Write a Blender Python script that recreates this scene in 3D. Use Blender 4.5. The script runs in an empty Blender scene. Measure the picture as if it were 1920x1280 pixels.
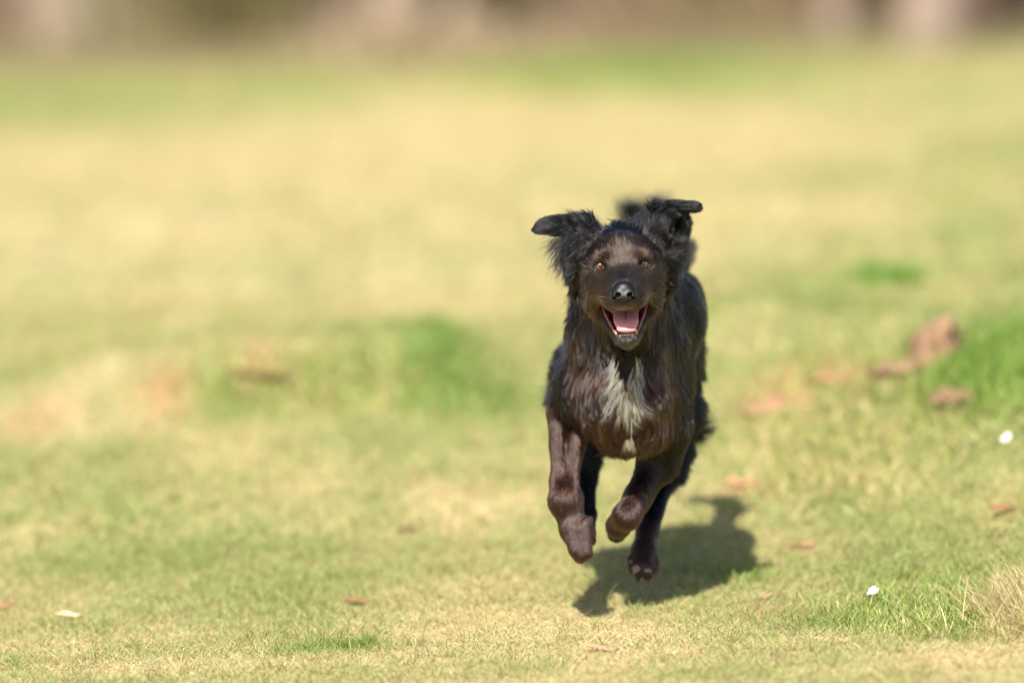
import bpy, math, random
import numpy as np
from mathutils import Vector, Matrix
from mathutils.kdtree import KDTree

R = math.radians
rng = np.random.default_rng(11)
random.seed(11)
scene = bpy.context.scene
C = scene.collection

# ------------------------------------------------------------------ camera
CAM_H = 1.40
FPX = 16000.0                       # 300 mm lens on 36 mm sensor, in pixels of the 1920 photo
PITCH = math.atan(1210 / 16000)
cam_data = bpy.data.cameras.new('camera')
cam = bpy.data.objects.new('camera', cam_data)
C.objects.link(cam)
cam_data.lens = 300
cam_data.sensor_width = 36
cam_data.clip_start = 0.1
cam_data.clip_end = 2000
cam.location = (0, 0, CAM_H)
cam.rotation_euler = (math.pi / 2 - PITCH, 0, 0)
cam_data.dof.use_dof = True
cam_data.dof.focus_distance = 12.81
cam_data.dof.aperture_fstop = 2.0
scene.camera = cam

# ------------------------------------------------------------------ world and sun
SUN_EL, SUN_AZ = 42.0, -11.5        # azimuth: degrees towards -x from straight behind the camera
world = bpy.data.worlds.new('World')
scene.world = world
world.use_nodes = True
wn = world.node_tree
sky = wn.nodes.new('ShaderNodeTexSky')
sky.sky_type = 'NISHITA'
sky.sun_disc = False
sky.sun_elevation = R(SUN_EL)
sky.air_density = 1.0
sky.dust_density = 1.5
bg = wn.nodes['Background']
wn.links.new(sky.outputs[0], bg.inputs[0])
bg.inputs[1].default_value = 0.085
sun_data = bpy.data.lights.new('sun', 'SUN')
sun = bpy.data.objects.new('sun', sun_data)
C.objects.link(sun)
sun_data.energy = 5.0
sun_data.angle = R(0.55)
sun_data.color = (1.0, 0.955, 0.88)
# direction TOWARDS the sun
sd = Vector((math.sin(R(SUN_AZ)) * math.cos(R(SUN_EL)), -math.cos(R(SUN_AZ)) * math.cos(R(SUN_EL)), math.sin(R(SUN_EL))))
sun.rotation_euler = sd.to_track_quat('Z', 'Y').to_euler()
sun.location = sd * 50
sky.sun_rotation = math.atan2(sd.x, sd.y)
scene.view_settings.view_transform = 'Standard'
scene.view_settings.look = 'None'
scene.view_settings.exposure = 0.95
scene.view_settings.gamma = 1.0
scene.cycles.max_bounces = 6
scene.cycles.transparent_max_bounces = 8


# ------------------------------------------------------------------ helpers
def at(px, py, y):
    """point of the place at distance y that sits in the photo at pixel (px, py): a measuring aid"""
    a, b = (px - 960) / FPX, (640 - py) / FPX
    c, s = math.cos(PITCH), math.sin(PITCH)
    d = np.array([a, c + b * s, -s + b * c])
    return np.array([0, 0, CAM_H]) + d * (y / d[1])


def tag(o, label=None, cat=None, group=None, kind=None):
    for k, v in (('label', label), ('category', cat), ('group', group), ('kind', kind)):
        if v:
            o[k] = v
    return o


def empty(name, loc=(0, 0, 0)):
    o = bpy.data.objects.new(name, None)
    o.location = loc
    o.empty_display_size = 0.05
    C.objects.link(o)
    return o


def link(name, me, parent=None, mat=None):
    o = bpy.data.objects.new(name, me)
    C.objects.link(o)
    if mat:
        me.materials.append(mat)
    if parent is not None:
        o.parent = parent
        o.matrix_parent_inverse = Matrix.Translation(parent.location).inverted()
    return o


def mesh_np(name, V, F, smooth=True, col=None):
    """V (n,3), F (m,k) all faces alike"""
    me = bpy.data.meshes.new(name)
    V = np.ascontiguousarray(V, np.float32)
    F = np.ascontiguousarray(F, np.int32)
    m, k = F.shape
    me.vertices.add(len(V))
    me.vertices.foreach_set('co', V.ravel())
    me.loops.add(m * k)
    me.loops.foreach_set('vertex_index', F.ravel())
    me.polygons.add(m)
    me.polygons.foreach_set('loop_start', np.arange(0, m * k, k, dtype=np.int32))
    if smooth:
        me.polygons.foreach_set('use_smooth', np.ones(m, bool))
    me.update(calc_edges=True)
    if col is not None:
        a = me.color_attributes.new('col', 'FLOAT_COLOR', 'POINT')
        c4 = np.ones((len(V), 4), np.float32)
        c4[:, :3] = col
        a.data.foreach_set('color', c4.ravel())
    return me


def new_mat(name):
    m = bpy.data.materials.new(name)
    m.use_nodes = True
    nt = m.node_tree
    return m, nt, nt.nodes['Principled BSDF']


def simple_mat(name, col, rough=0.6, spec=0.5, var=0.0, scale=60, bump=0.0, **kw):
    m, nt, b = new_mat(name)
    b.inputs['Roughness'].default_value = rough
    b.inputs['Specular IOR Level'].default_value = spec
    tc = nt.nodes.new('ShaderNodeTexCoord')
    nz = nt.nodes.new('ShaderNodeTexNoise')
    nz.inputs['Scale'].default_value = scale
    nz.inputs['Detail'].default_value = 5
    nt.links.new(tc.outputs['Object'], nz.inputs['Vector'])
    mx = nt.nodes.new('ShaderNodeMix')
    mx.data_type = 'RGBA'
    mx.inputs[6].default_value = tuple(c * (1 - var) for c in col) + (1,)
    mx.inputs[7].default_value = tuple(min(1, c * (1 + var)) for c in col) + (1,)
    nt.links.new(nz.outputs[0], mx.inputs[0])
    nt.links.new(mx.outputs[2], b.inputs['Base Color'])
    if bump:
        bp = nt.nodes.new('ShaderNodeBump')
        bp.inputs['Strength'].default_value = 1
        bp.inputs['Distance'].default_value = bump
        nt.links.new(nz.outputs[0], bp.inputs['Height'])
        nt.links.new(bp.outputs[0], b.inputs['Normal'])
    for k, v in kw.items():
        b.inputs[k.replace('_', ' ')].default_value = v
    return m


def attr_mat(name, rough=0.6, spec=0.3, translucent=0.0, noise=0.0, nscale=200, bump=0.0):
    m, nt, b = new_mat(name)
    at_ = nt.nodes.new('ShaderNodeAttribute')
    at_.attribute_name = 'col'
    src = at_.outputs['Color']
    if noise or bump:
        tc = nt.nodes.new('ShaderNodeTexCoord')
        nz = nt.nodes.new('ShaderNodeTexNoise')
        nz.inputs['Scale'].default_value = nscale
        nz.inputs['Detail'].default_value = 6
        nt.links.new(tc.outputs['Object'], nz.inputs['Vector'])
        if noise:
            mr = nt.nodes.new('ShaderNodeMapRange')
            mr.inputs[1].default_value = 0.3
            mr.inputs[2].default_value = 0.7
            mr.inputs[3].default_value = 1 - noise
            mr.inputs[4].default_value = 1 + noise
            nt.links.new(nz.outputs[0], mr.inputs[0])
            vm = nt.nodes.new('ShaderNodeVectorMath')
            vm.operation = 'SCALE'
            nt.links.new(src, vm.inputs[0])
            nt.links.new(mr.outputs[0], vm.inputs['Scale'])
            src = vm.outputs[0]
        if bump:
            bp = nt.nodes.new('ShaderNodeBump')
            bp.inputs['Distance'].default_value = bump
            nt.links.new(nz.outputs[0], bp.inputs['Height'])
            nt.links.new(bp.outputs[0], b.inputs['Normal'])
    nt.links.new(src, b.inputs['Base Color'])
    b.inputs['Roughness'].default_value = rough
    b.inputs['Specular IOR Level'].default_value = spec
    if translucent:
        tr = nt.nodes.new('ShaderNodeBsdfTranslucent')
        nt.links.new(src, tr.inputs[0])
        ms = nt.nodes.new('ShaderNodeMixShader')
        ms.inputs[0].default_value = translucent
        nt.links.new(b.outputs[0], ms.inputs[1])
        nt.links.new(tr.outputs[0], ms.inputs[2])
        nt.links.new(ms.outputs[0], nt.nodes['Material Output'].inputs[0])
    return m


def hash2(ix, iy, seed):
    n = (ix.astype(np.int64) * 374761393 + iy.astype(np.int64) * 668265263 + seed * 1442695041) & 0x7fffffff
    n = ((n ^ (n >> 13)) * 1274126177) & 0x7fffffff
    return ((n ^ (n >> 16)) & 0xffff) / 65535.0


def vnoise(x, y, seed=0):
    ix, iy = np.floor(x), np.floor(y)
    fx, fy = x - ix, y - iy
    fx = fx * fx * (3 - 2 * fx)
    fy = fy * fy * (3 - 2 * fy)
    a = hash2(ix, iy, seed); b = hash2(ix + 1, iy, seed)
    c = hash2(ix, iy + 1, seed); d = hash2(ix + 1, iy + 1, seed)
    return (a * (1 - fx) + b * fx) * (1 - fy) + (c * (1 - fx) + d * fx) * fy


def fbm(x, y, seed=0, oct=4):
    s, a, t = 0, 1.0, 0
    for o in range(oct):
        s = s + a * vnoise(x * 2 ** o + 17.3 * o, y * 2 ** o + 9.1 * o, seed + o)
        t += a
        a *= 0.55
    return s / t


def sstep(a, b, x):
    t = np.clip((x - a) / (b - a), 0, 1)
    return t * t * (3 - 2 * t)


# ------------------------------------------------------------------ the ground: height and colour as functions of the place
def gauss(x, y, cx, cy, sx, sy):
    return np.exp(-((x - cx) / sx) ** 2 - ((y - cy) / sy) ** 2)


def ground_h(x, y):
    h = 0.045 * x * sstep(60, 20, np.abs(x)) * sstep(40, 16, y)
    h = h + 0.018 * (fbm(x * 1.1 + 5, y * 0.9, 3, 3) - 0.5)
    h = h + 0.010 * (fbm(x * 7, y * 6, 8, 2) - 0.5) * sstep(40, 15, y)
    # the lawn climbs gently just behind the dog, then levels out
    h = h + 0.18 * sstep(12.7, 16.8, y) - 0.018
    # rough bank along the right side
    h = h + 0.115 * sstep(.34, 1.0, x + .16 * (y - 13.8)) * sstep(12.4, 14.3, y) * sstep(18.5, 15.4, y)
    # low bank left of centre, its green face towards the right
    h = h + 0.08 * np.exp(-np.maximum(0, np.abs(x + 0.45) - 0.28) ** 2 / 0.02) * gauss(x, y, x, 16.0 + 0.3 * (x + .4), 1, 0.45)
    # spoil hump and grassy rise on the right
    rough = sstep(.30, .8, x + .16 * (y - 13.8)) * sstep(12.6, 13.6, y) * sstep(18.5, 16, y)
    h = h + rough * .05 * (fbm(x * 5 + 2, y * 3, 63, 3) - .5)
    h = h + 0.03 * gauss(x, y, 0.95, 12.9, 0.14, 0.5)
    h = h + 0.25 * sstep(42, 130, y) * 8
    return h


STRAW = np.array([0.52, 0.415, 0.195])
PALE = np.array([0.58, 0.475, 0.265])
GREEN = np.array([0.25, 0.29, 0.088])
LUSH = np.array([0.10, 0.22, 0.018])
EARTH = np.array([0.42, 0.21, 0.10])
BROWN = np.array([0.20, 0.125, 0.075])


def gp(px, py):
    """ground x, y seen at photo pixel: march along the line of sight"""
    ys = np.arange(9.0, 60.0, .02)
    a, b = (px - 960) / FPX, (640 - py) / FPX
    c, q = math.cos(PITCH), math.sin(PITCH)
    k = (-q + b * c) / (c + b * q)
    zs = CAM_H + k * ys
    xs = a / (c + b * q) * ys
    below = zs < ground_h(xs, ys)
    i = int(np.argmax(below)) if below.any() else len(ys) - 1
    return float(xs[i]), float(ys[i])


def patch(x, y, px, py, sx, sy):
    """soft patch at photo pixel, extents in pixels"""
    gx, gy = gp(px, py)
    mx = sx / FPX * gy
    my = sy * gy * gy / (FPX * CAM_H)
    return gauss(x, y, gx, gy, mx, my)


def ground_masks(x, y):
    n1 = fbm(x * 0.55 + 3.1, y * 0.22, 21, 4)
    n2 = fbm(x * 2.2, y * 0.8 + 4, 31, 4)
    n3 = fbm(x * 9, y * 5, 41, 4)
    g = 0.37 + 1.15 * (n1 - 0.5) + 0.9 * (n2 - 0.5) + 0.9 * (n3 - 0.5)
    # the lawn is greener from the low bank down to the dog, strawy beyond it
    g = g + 0.12 * sstep(16.8, 15.4, y) * sstep(12.6, 13.6, y) - 0.10 * sstep(16.2, 18, y)
    for (px, py, sx, sy, a) in ((100, 190, 380, 90, .55), (570, 150, 150, 60, .35), (1150, 145, 260, 30, .8), (1890, 300, 120, 50, .45),
                                (1250, 270, 500, 60, -.35), (700, 290, 600, 100, -.35), (200, 440, 500, 60, -.25), (80, 610, 160, 30, .2),
                                (1600, 200, 350, 90, .15), (1850, 430, 120, 60, .25), (850, 560, 500, 70, -.35), (1640, 515, 80, 25, .7), (1540, 545, 100, 40, .35),
                                (780, 690, 160, 40, .25), (450, 730, 150, 40, .12), (920, 740, 120, 25, .4), (1850, 670, 110, 50, .9),
                                (1620, 770, 130, 50, .35), (430, 860, 300, 60, .2), (150, 700, 300, 50, -.2), (100, 780, 150, 30, -.4),
                                (1180, 1010, 500, 40, .15), (1000, 1180, 250, 20, -.4), (1640, 1165, 200, 18, .8), (1720, 1090, 150, 40, .5),
                                (1390, 1080, 60, 10, .5), (1560, 950, 70, 12, .4), (1890, 1230, 200, 30, -.5), (640, 1215, 130, 10, .5),
                                (300, 1250, 260, 16, -.6), (1400, 1210, 300, 12, -.2), (100, 1040, 250, 40, .25), (1480, 800, 80, 25, -.4),
                                (1385, 810, 60, 16, .5), (900, 930, 200, 25, -.35), (100, 900, 120, 25, -.35)):
        g = g + a * patch(x, y, px, py, sx, sy)
    lush = 0
    for (px, py, sx, sy, a) in ((1150, 140, 200, 20, .75), (1850, 672, 85, 30, 1.1), (1900, 640, 70, 30, .6), (820, 665, 55, 30, .55), (1660, 518, 45, 16, .7),
                                (430, 735, 60, 22, .4), (1640, 1165, 120, 14, .35), (1390, 1078, 40, 6, .4), (1620, 745, 60, 25, .25),
                                (900, 745, 90, 18, .35), (640, 1213, 100, 7, .5), (1290, 1070, 40, 8, .3)):
        lush = lush + a * patch(x, y, px, py, sx, sy)
    earth = 0
    for (px, py, sx, sy, a) in ((490, 690, 60, 16, 1.0), (310, 740, 60, 20, .8), (600, 720, 50, 18, .6), (60, 790, 90, 22, .55), (1480, 742, 80, 20, 1.3), (1590, 705, 60, 12, .7),
                                (1410, 915, 90, 9, .8), (870, 915, 120, 8, .3), (1500, 1030, 40, 6, .5), (1560, 1138, 60, 6, .7), (1150, 1222, 45, 5, .4),
                                (1790, 740, 45, 22, .8), (10, 1140, 30, 20, .5), (100, 1240, 120, 8, .3), (1880, 960, 40, 10, .5), (1370, 1150, 90, 8, .35)):
        earth = earth + a * patch(x, y, px, py, sx, sy)
    g = np.clip(g, 0, 1)
    return g, np.clip(lush, 0, 1), np.clip(earth * (0.6 + 0.8 * n3), 0, 1), n1, n2, n3


def ground_col(x, y):
    g, lush, earth, n1, n2, n3 = ground_masks(x, y)
    g = g[:, None]
    straw = STRAW + (PALE - STRAW) * np.clip(n2 * 1.6 - 0.4, 0, 1)[:, None]
    c = straw * (1 - g) + GREEN * g
    c = c * (1 - lush[:, None]) + LUSH * lush[:, None]
    c = c * (1 - earth[:, None]) + EARTH * earth[:, None]
    # woodland floor under the trees
    e = sstep(27.9, 29.2, y + 0.9 * (n2 - .5) + 0.35 * np.sin(x * 2.3))[:, None]
    litter = np.array([0.215, 0.15, 0.085]) * (0.65 + 0.7 * n3[:, None]) + np.array([-0.03, 0.03, -0.01]) * n1[:, None]
    c = c * (1 - e) + litter * e
    return c


def axis(segs):
    out = []
    for a, b, s in segs:
        out.append(np.arange(a, b - 1e-9, s))
    out.append([segs[-1][1]])
    return np.concatenate(out)


gx = axis([(-160, -30, 6), (-30, -6, .8), (-6, -2.4, .12), (-2.4, 2.4, .02), (2.4, 6, .12), (6, 30, .8), (30, 160, 6)])
gy = axis([(-30, 6, 1.5), (6, 11, .12), (11, 20, .03), (20, 36, .08), (36, 60, .4), (60, 300, 6)])
GX, GY = np.meshgrid(gx, gy)
fx_, fy_ = GX.ravel(), GY.ravel()
gz = ground_h(fx_, fy_)
nx, ny = len(gx), len(gy)
ii = (np.arange(ny - 1)[:, None] * nx + np.arange(nx - 1)[None]).ravel()
gme = mesh_np('ground', np.stack([fx_, fy_, gz], 1), np.stack([ii, ii + 1, ii + nx + 1, ii + nx], 1), True, ground_col(fx_, fy_) * 0.82)
ground = tag(link('ground', gme, None, attr_mat('lawn_soil', 0.95, 0.1, 0, 0.35, 90, 0.004)), kind='structure')


# ------------------------------------------------------------------ grass blades
def blades(name, x, y, L, W, col, lean, label, seed, segs=2, mat=None, hfun=ground_h):
    r = np.random.default_rng(seed)
    n = len(x)
    az = r.uniform(0, 2 * np.pi, n)
    fz = r.uniform(0, 2 * np.pi, n)
    base = np.stack([x, y, hfun(x, y) - 0.001], 1)
    d = np.stack([np.cos(az) * np.sin(lean), np.sin(az) * np.sin(lean), np.cos(lean)], 1)
    side = np.stack([np.cos(fz), np.sin(fz), np.zeros(n)], 1)
    bend = np.stack([np.cos(az), np.sin(az), -0.5 * np.ones(n)], 1)
    rows = []
    for k in range(segs):
        t = k / segs
        c = base + d * (L * t)[:, None] + bend * (L * 0.28 * t * t)[:, None]
        w = side * (W * 0.5 * (1 - 0.35 * t))[:, None]
        rows += [c - w, c + w]
    tip = base + d * L[:, None] + bend * (L * 0.28)[:, None]
    V = np.stack(rows + [tip], 1)
    m = segs * 2 + 1
    o = np.arange(n)[:, None] * m
    tris = []
    for k in range(segs - 1):
        a = 2 * k
        tris += [[a, a + 1, a + 3], [a, a + 3, a + 2]]
    a = 2 * (segs - 1)
    tris.append([a, a + 1, a + 2])
    F = (o[:, :, None] + np.array(tris).reshape(1, -1)[:, None, :]).reshape(-1, 3)
    V = V.reshape(-1, 3)
    cc = np.repeat(col, m, 0)
    me = mesh_np(name, V, F, False, cc)
    return tag(link(name, me, None, mat), label, 'grass', kind='stuff')


blade_mat = attr_mat('grass_blade', 0.55, 0.35, 0.28)


def scatter(y0, y1, dens, seed, margin=0.35, inner=None):
    r = np.random.default_rng(seed)
    hw = 0.0605 * y1 + margin
    n = int(dens * (y1 - y0) * 2 * hw)
    x = r.uniform(-hw, hw, n)
    y = r.uniform(y0, y1, n)
    k = np.abs(x) < 0.0605 * y + margin
    if inner is not None:
        k &= np.abs(x) > 0.0605 * y + inner
    return x[k], y[k], r


def lawn(name, y0, y1, dens, seed, Ls, Ws, label, segs=2, margin=.35, inner=None):
    x, y, r = scatter(y0, y1, dens, seed, margin, inner)
    g, lush, earth, n1, n2, n3 = ground_masks(x, y)
    keep = r.random(len(x)) > np.clip(earth * 0.95, 0, 0.93)
    x, y, g, lush, earth, n2, n3 = (a[keep] for a in (x, y, g, lush, earth, n2, n3))
    n = len(x)
    gs = r.random(n) < np.clip(0.12 + 0.66 * g + lush, 0, 1)
    clump = fbm(x * 28, y * 28, 77, 2)
    L = Ls * (0.45 + 0.6 * r.random(n) + 2.6 * np.maximum(clump - .52, 0)) * np.where(gs, 1, 0.95) * (1 + 0.55 * lush + 0.3 * np.clip(g - .6, 0, 1))
    W = Ws * (0.6 + 0.7 * r.random(n))
    lean = np.where(gs, r.uniform(0.1, 1.0, n), r.uniform(0.7, 1.5, n))
    c = np.where(gs[:, None], GREEN * (1 - np.clip(lush, 0, 1)[:, None]) + LUSH * np.clip(lush, 0, 1)[:, None],
                 STRAW + (PALE - STRAW) * r.random((n, 1)))
    c = c * np.array([1.05, 1.05, 1.05]) * (0.78 + 0.44 * r.random((n, 1)))
    t = (r.random(n) < 0.06)[:, None]
    c = np.where(t, np.array([0.30, 0.17, 0.09]) * (0.7 + 0.6 * r.random((n, 1))), c)
    return blades(name, x, y, L, W, c, lean, label, seed + 1, segs, blade_mat)


lawn('mown_grass', 11.7, 14.0, 54000, 5, 0.016, 0.0014, 'short mown grass, green and straw blades mixed, in front of and below the dog')
lawn('middle_lawn_grass', 14.0, 18.0, 19000, 6, 0.020, 0.0026, 'short pale green grass on the open lawn behind the dog', 2)
lawn('distant_lawn_grass', 18.0, 29.0, 1700, 7, 0.045, 0.007, 'soft yellow green grass stretching to the trees', 1)

lawn('longer_grass_blades', 11.75, 14.2, 1500, 8, 0.034, 0.0013, 'scattered longer blades rising from the mown grass', 3)

lawn('near_lawn_grass', 9.5, 11.7, 9000, 31, .020, .0030, 'short mown grass nearest the camera', 1, 1.0)
lawn('lawn_side_grass', 11.7, 18.0, 9000, 33, .021, .0032, 'short mown grass to either side of the dog', 1, 1.6, .35)
lawn('far_lawn_side_grass', 18.0, 29.0, 1700, 35, .045, .007, 'yellow green grass at either side of the far lawn', 1, 2.6, .35)

# dry fallen straws in the sharp zone
x, y, r = scatter(11.8, 14.2, 2600, 91)
n = len(x)
blades('straw_litter', x, y, r.uniform(.02, .06, n), r.uniform(.001, .002, n), PALE * (0.75 + 0.5 * r.random((n, 1))) * np.array([1, .98, .95]),
       r.uniform(1.25, 1.5, n), 'loose dry straws lying on the mown grass', 92, 3, blade_mat)


x, y, r = scatter(11.8, 14.6, 900, 95)
n = len(x)
blades('thatch_crumbs', x, y, r.uniform(.006, .02, n), r.uniform(.002, .004, n), np.array([.30, .19, .10]) * (0.5 + 0.9 * r.random((n, 1))),
       r.uniform(1.2, 1.5, n), 'brown bits of thatch and dead leaf scattered in the mown grass', 96, 2, blade_mat)


def longer_patch(name, px, py, sx, sy, n, L, W, cols, seed, label, cat='grass', kind='stuff', leanmax=.7):
    r = np.random.default_rng(seed)
    cx, cy = gp(px, py)
    mx = sx / FPX * cy
    my = sy * cy * cy / (FPX * CAM_H)
    x = cx + r.normal(0, mx * .6, n)
    y = cy + r.normal(0, my * .6, n)
    cols = np.array(cols)
    c = cols[r.integers(0, len(cols), n)] * (0.7 + 0.6 * r.random((n, 1)))
    o = blades(name, x, y, L * r.uniform(.4, 1.15, n), W * r.uniform(.6, 1.3, n), c, r.uniform(0.05, leanmax, n), label, seed + 1, 3, blade_mat)
    del o['kind'], o['category']
    tag(o, label, cat, kind=kind)
    return o


G1, G2, G3 = (0.20, 0.30, 0.05), (0.12, 0.24, 0.03), (0.33, 0.36, 0.10)
S1, S2, S3 = (0.55, 0.45, 0.22), (0.48, 0.36, 0.17), (0.66, 0.58, 0.36)
longer_patch('dry_grass_tussock', 1940, 1160, 75, 26, 2600, .085, .0016, [S1, S2, S3, S2, G3, (.38, .27, .14)], 201, 'pale dry grass tussock standing at the right edge of the lawn', 'tussock', None, 1.1)
longer_patch('fresh_grass_patch', 1730, 1150, 120, 30, 6000, .030, .0017, [G1, G2, G3, G3, S1], 203, 'longer fresh green grass beside the white scrap and the dry tussock')
longer_patch('grass_shoots', 1385, 1092, 38, 6, 60, .028, .0016, [G1, G2, G3], 205, 'small clump of green shoots at the edge of the dog shadow')
longer_patch('grass_shoots', 1290, 1102, 30, 6, 40, .022, .0016, [G1, G2, G3], 206, 'green shoots under the dog, left of the taller clump')
longer_patch('tall_green_tuft', 1850, 700, 115, 28, 4500, .05, .004, [(.13, .26, .025), (.17, .30, .04), (.3, .34, .09)], 207, 'bright green tuft in front of the brown spoil hump', 'grass tuft', None)
longer_patch('bank_green_tuft', 825, 705, 60, 24, 1000, .045, .004, [(.17, .28, .05), (.25, .32, .08)], 209, 'bright green tuft on the right end of the low bank', 'grass tuft', None)
longer_patch('bank_grass', 640, 720, 220, 16, 2500, .035, .004, [G1, G3, G3, S1], 211, 'longer grass along the low bank left of the dog')
longer_patch('far_green_tuft', 1660, 530, 45, 12, 700, .05, .006, [(.16, .28, .04), (.2, .3, .06)], 213, 'small green tuft far behind on the right of the dog', 'grass tuft', None)
longer_patch('rise_grass', 1620, 790, 190, 55, 9000, .034, .003, [G1, G3, G3, S1, S1, S2], 215, 'uneven longer grass on the rise behind the dog at the right')
longer_patch('wood_edge_tall_grass', 800, 118, 170, 12, 700, .22, .012, [(.36,.27,.16), (.42,.33,.2), (.3, .22, .14)], 217, 'pale tall dry grass at the foot of the trees')
longer_patch('wood_edge_green_grass', 1150, 150, 190, 16, 1300, .07, .012, [(.14, .26, .03), (.20, .30, .05), (.4,.38,.14)], 219, 'vivid green grass strip along the wood edge')


# ------------------------------------------------------------------ distance field modelling for the dog
class Field:
    def __init__(s, xs, ys, zs):
        s.x, s.y, s.z = xs, ys, zs
        s.F = np.full((len(xs), len(ys), len(zs)), 0.06, np.float32)

    def region(s, c, ext):
        i = [max(0, np.searchsorted(a, c[k] - ext[k]) - 1) for k, a in enumerate((s.x, s.y, s.z))]
        j = [min(len(a), np.searchsorted(a, c[k] + ext[k]) + 1) for k, a in enumerate((s.x, s.y, s.z))]
        sl = tuple(slice(a, b) for a, b in zip(i, j))
        return sl, (s.x[sl[0]][:, None, None], s.y[sl[1]][None, :, None], s.z[sl[2]][None, None, :])

    def add(s, p):
        sl, g = s.region(p.c, p.ext + 0.035)
        d = p.dist(*g).astype(np.float32)
        a = s.F[sl]
        k = p.k
        h = np.clip(0.5 + 0.5 * (a - d) / k, 0, 1)
        s.F[sl] = a * (1 - h) + d * h - k * h * (1 - h)

    def cut(s, p):
        sl, g = s.region(p.c, p.ext + 0.02)
        d = -p.dist(*g).astype(np.float32)
        a = s.F[sl]
        k = p.k
        h = np.clip(0.5 - 0.5 * (a - d) / k, 0, 1)
        s.F[sl] = a * (1 - h) + d * h + k * h * (1 - h)

    def mesh(s):
        F = s.F
        S = F < 0
        nx, ny, nz = F.shape
        c = np.zeros((nx - 1, ny - 1, nz - 1), np.uint8)
        for a in (0, 1):
            for b in (0, 1):
                for d in (0, 1):
                    c += S[a:nx - 1 + a, b:ny - 1 + b, d:nz - 1 + d]
        act = (c > 0) & (c < 8)
        I = np.argwhere(act)
        idx = np.full(act.shape, -1, np.int64)
        idx[act] = np.arange(len(I))
        pos = np.zeros((len(I), 3))
        cnt = np.zeros(len(I))
        ax = (s.x, s.y, s.z)
        corners = [(a, b, d) for a in (0, 1) for b in (0, 1) for d in (0, 1)]
        for c0 in corners:
            for dim in range(3):
                if c0[dim]:
                    continue
                c1 = list(c0); c1[dim] = 1
                A = I + np.array(c0); B = I + np.array(c1)
                fa = F[A[:, 0], A[:, 1], A[:, 2]]; fb = F[B[:, 0], B[:, 1], B[:, 2]]
                m = (fa < 0) != (fb < 0)
                t = np.where(m, fa / np.where(m, fa - fb, 1), 0)
                for q in range(3):
                    pa = ax[q][A[:, q]]; pb = ax[q][B[:, q]]
                    pos[:, q] += np.where(m, pa + (pb - pa) * t, 0)
                cnt += m
        pos /= cnt[:, None]
        quads = []
        for dim in range(3):
            u, v = (dim + 1) % 3, (dim + 2) % 3
            lo = [slice(None)] * 3; hi = [slice(None)] * 3
            lo[dim] = slice(0, -1); hi[dim] = slice(1, None)
            cr = S[tuple(lo)] != S[tuple(hi)]
            E = np.argwhere(cr)
            E = E[(E[:, u] > 0) & (E[:, v] > 0) & (E[:, u] < F.shape[u] - 1) & (E[:, v] < F.shape[v] - 1)]
            q = []
            for du, dv in ((1, 1), (0, 1), (0, 0), (1, 0)):
                e = E.copy(); e[:, u] -= du; e[:, v] -= dv
                q.append(idx[e[:, 0], e[:, 1], e[:, 2]])
            q = np.stack(q, 1)
            ins = S[E[:, 0], E[:, 1], E[:, 2]]
            q[~ins] = q[~ins][:, ::-1]
            quads.append(q)
        return pos, np.concatenate(quads)


class Ell:
    def __init__(s, c, r, rot=None, k=0.015, **a):
        s.c = np.array(c, float); s.r = np.array(r, float); s.k = k; s.a = a
        s.M = np.array(rot.to_3x3().transposed()) if rot is not None else None
        s.ext = np.full(3, s.r.max()) if s.M is not None else s.r

    def dist(s, x, y, z):
        x = x - s.c[0]; y = y - s.c[1]; z = z - s.c[2]
        if s.M is not None:
            M = s.M
            x, y, z = (M[0, 0] * x + M[0, 1] * y + M[0, 2] * z, M[1, 0] * x + M[1, 1] * y + M[1, 2] * z, M[2, 0] * x + M[2, 1] * y + M[2, 2] * z)
        r = s.r
        k0 = np.sqrt((x / r[0]) ** 2 + (y / r[1]) ** 2 + (z / r[2]) ** 2)
        k1 = np.sqrt((x / r[0] ** 2) ** 2 + (y / r[1] ** 2) ** 2 + (z / r[2] ** 2) ** 2)
        return k0 * (k0 - 1) / np.maximum(k1, 1e-6)


class Cone:
    def __init__(s, a, b, ra, rb, k=0.015, **at_):
        s.p = np.array(a, float); s.q = np.array(b, float); s.ra, s.rb = ra, rb; s.k = k; s.a = at_
        s.c = (s.p + s.q) / 2
        s.ext = np.abs(s.q - s.p) / 2 + max(ra, rb)

    def dist(s, x, y, z):
        d = s.q - s.p
        L2 = (d ** 2).sum()
        t = np.clip(((x - s.p[0]) * d[0] + (y - s.p[1]) * d[1] + (z - s.p[2]) * d[2]) / L2, 0, 1)
        ex = x - s.p[0] - t * d[0]; ey = y - s.p[1] - t * d[1]; ez = z - s.p[2] - t * d[2]
        return np.sqrt(ex * ex + ey * ey + ez * ez) - (s.ra + (s.rb - s.ra) * t)


# ------------------------------------------------------------------ the dog
D0 = 12.70                          # distance of the nose tip


def DP(px, py, dep):
    return at(px, py, D0 + dep)


def pxm(dep):
    return (D0 + dep) / FPX


HEADC = (1166.5, 497.0)
ROLL = R(-3.5)


def HP(hx, hz, dep):
    """head point: photo pixels right / up of the middle between the eyes"""
    c, s = math.cos(ROLL), math.sin(ROLL)
    X = hx * c + hz * s
    Z = -hx * s + hz * c
    return DP(HEADC[0] + X, HEADC[1] - Z, dep)


BLACK = (0.0030, 0.0027, 0.0034)
DARK = (0.0080, 0.0052, 0.0046)
FACE = (0.044, 0.025, 0.0165)
MUZ = (0.033, 0.0145, 0.0092)
TAN = (0.07, 0.030, 0.011)
CHEST = (0.021, 0.0088, 0.0050)
LEG = (0.028, 0.0115, 0.0068)
prims = []


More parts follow.
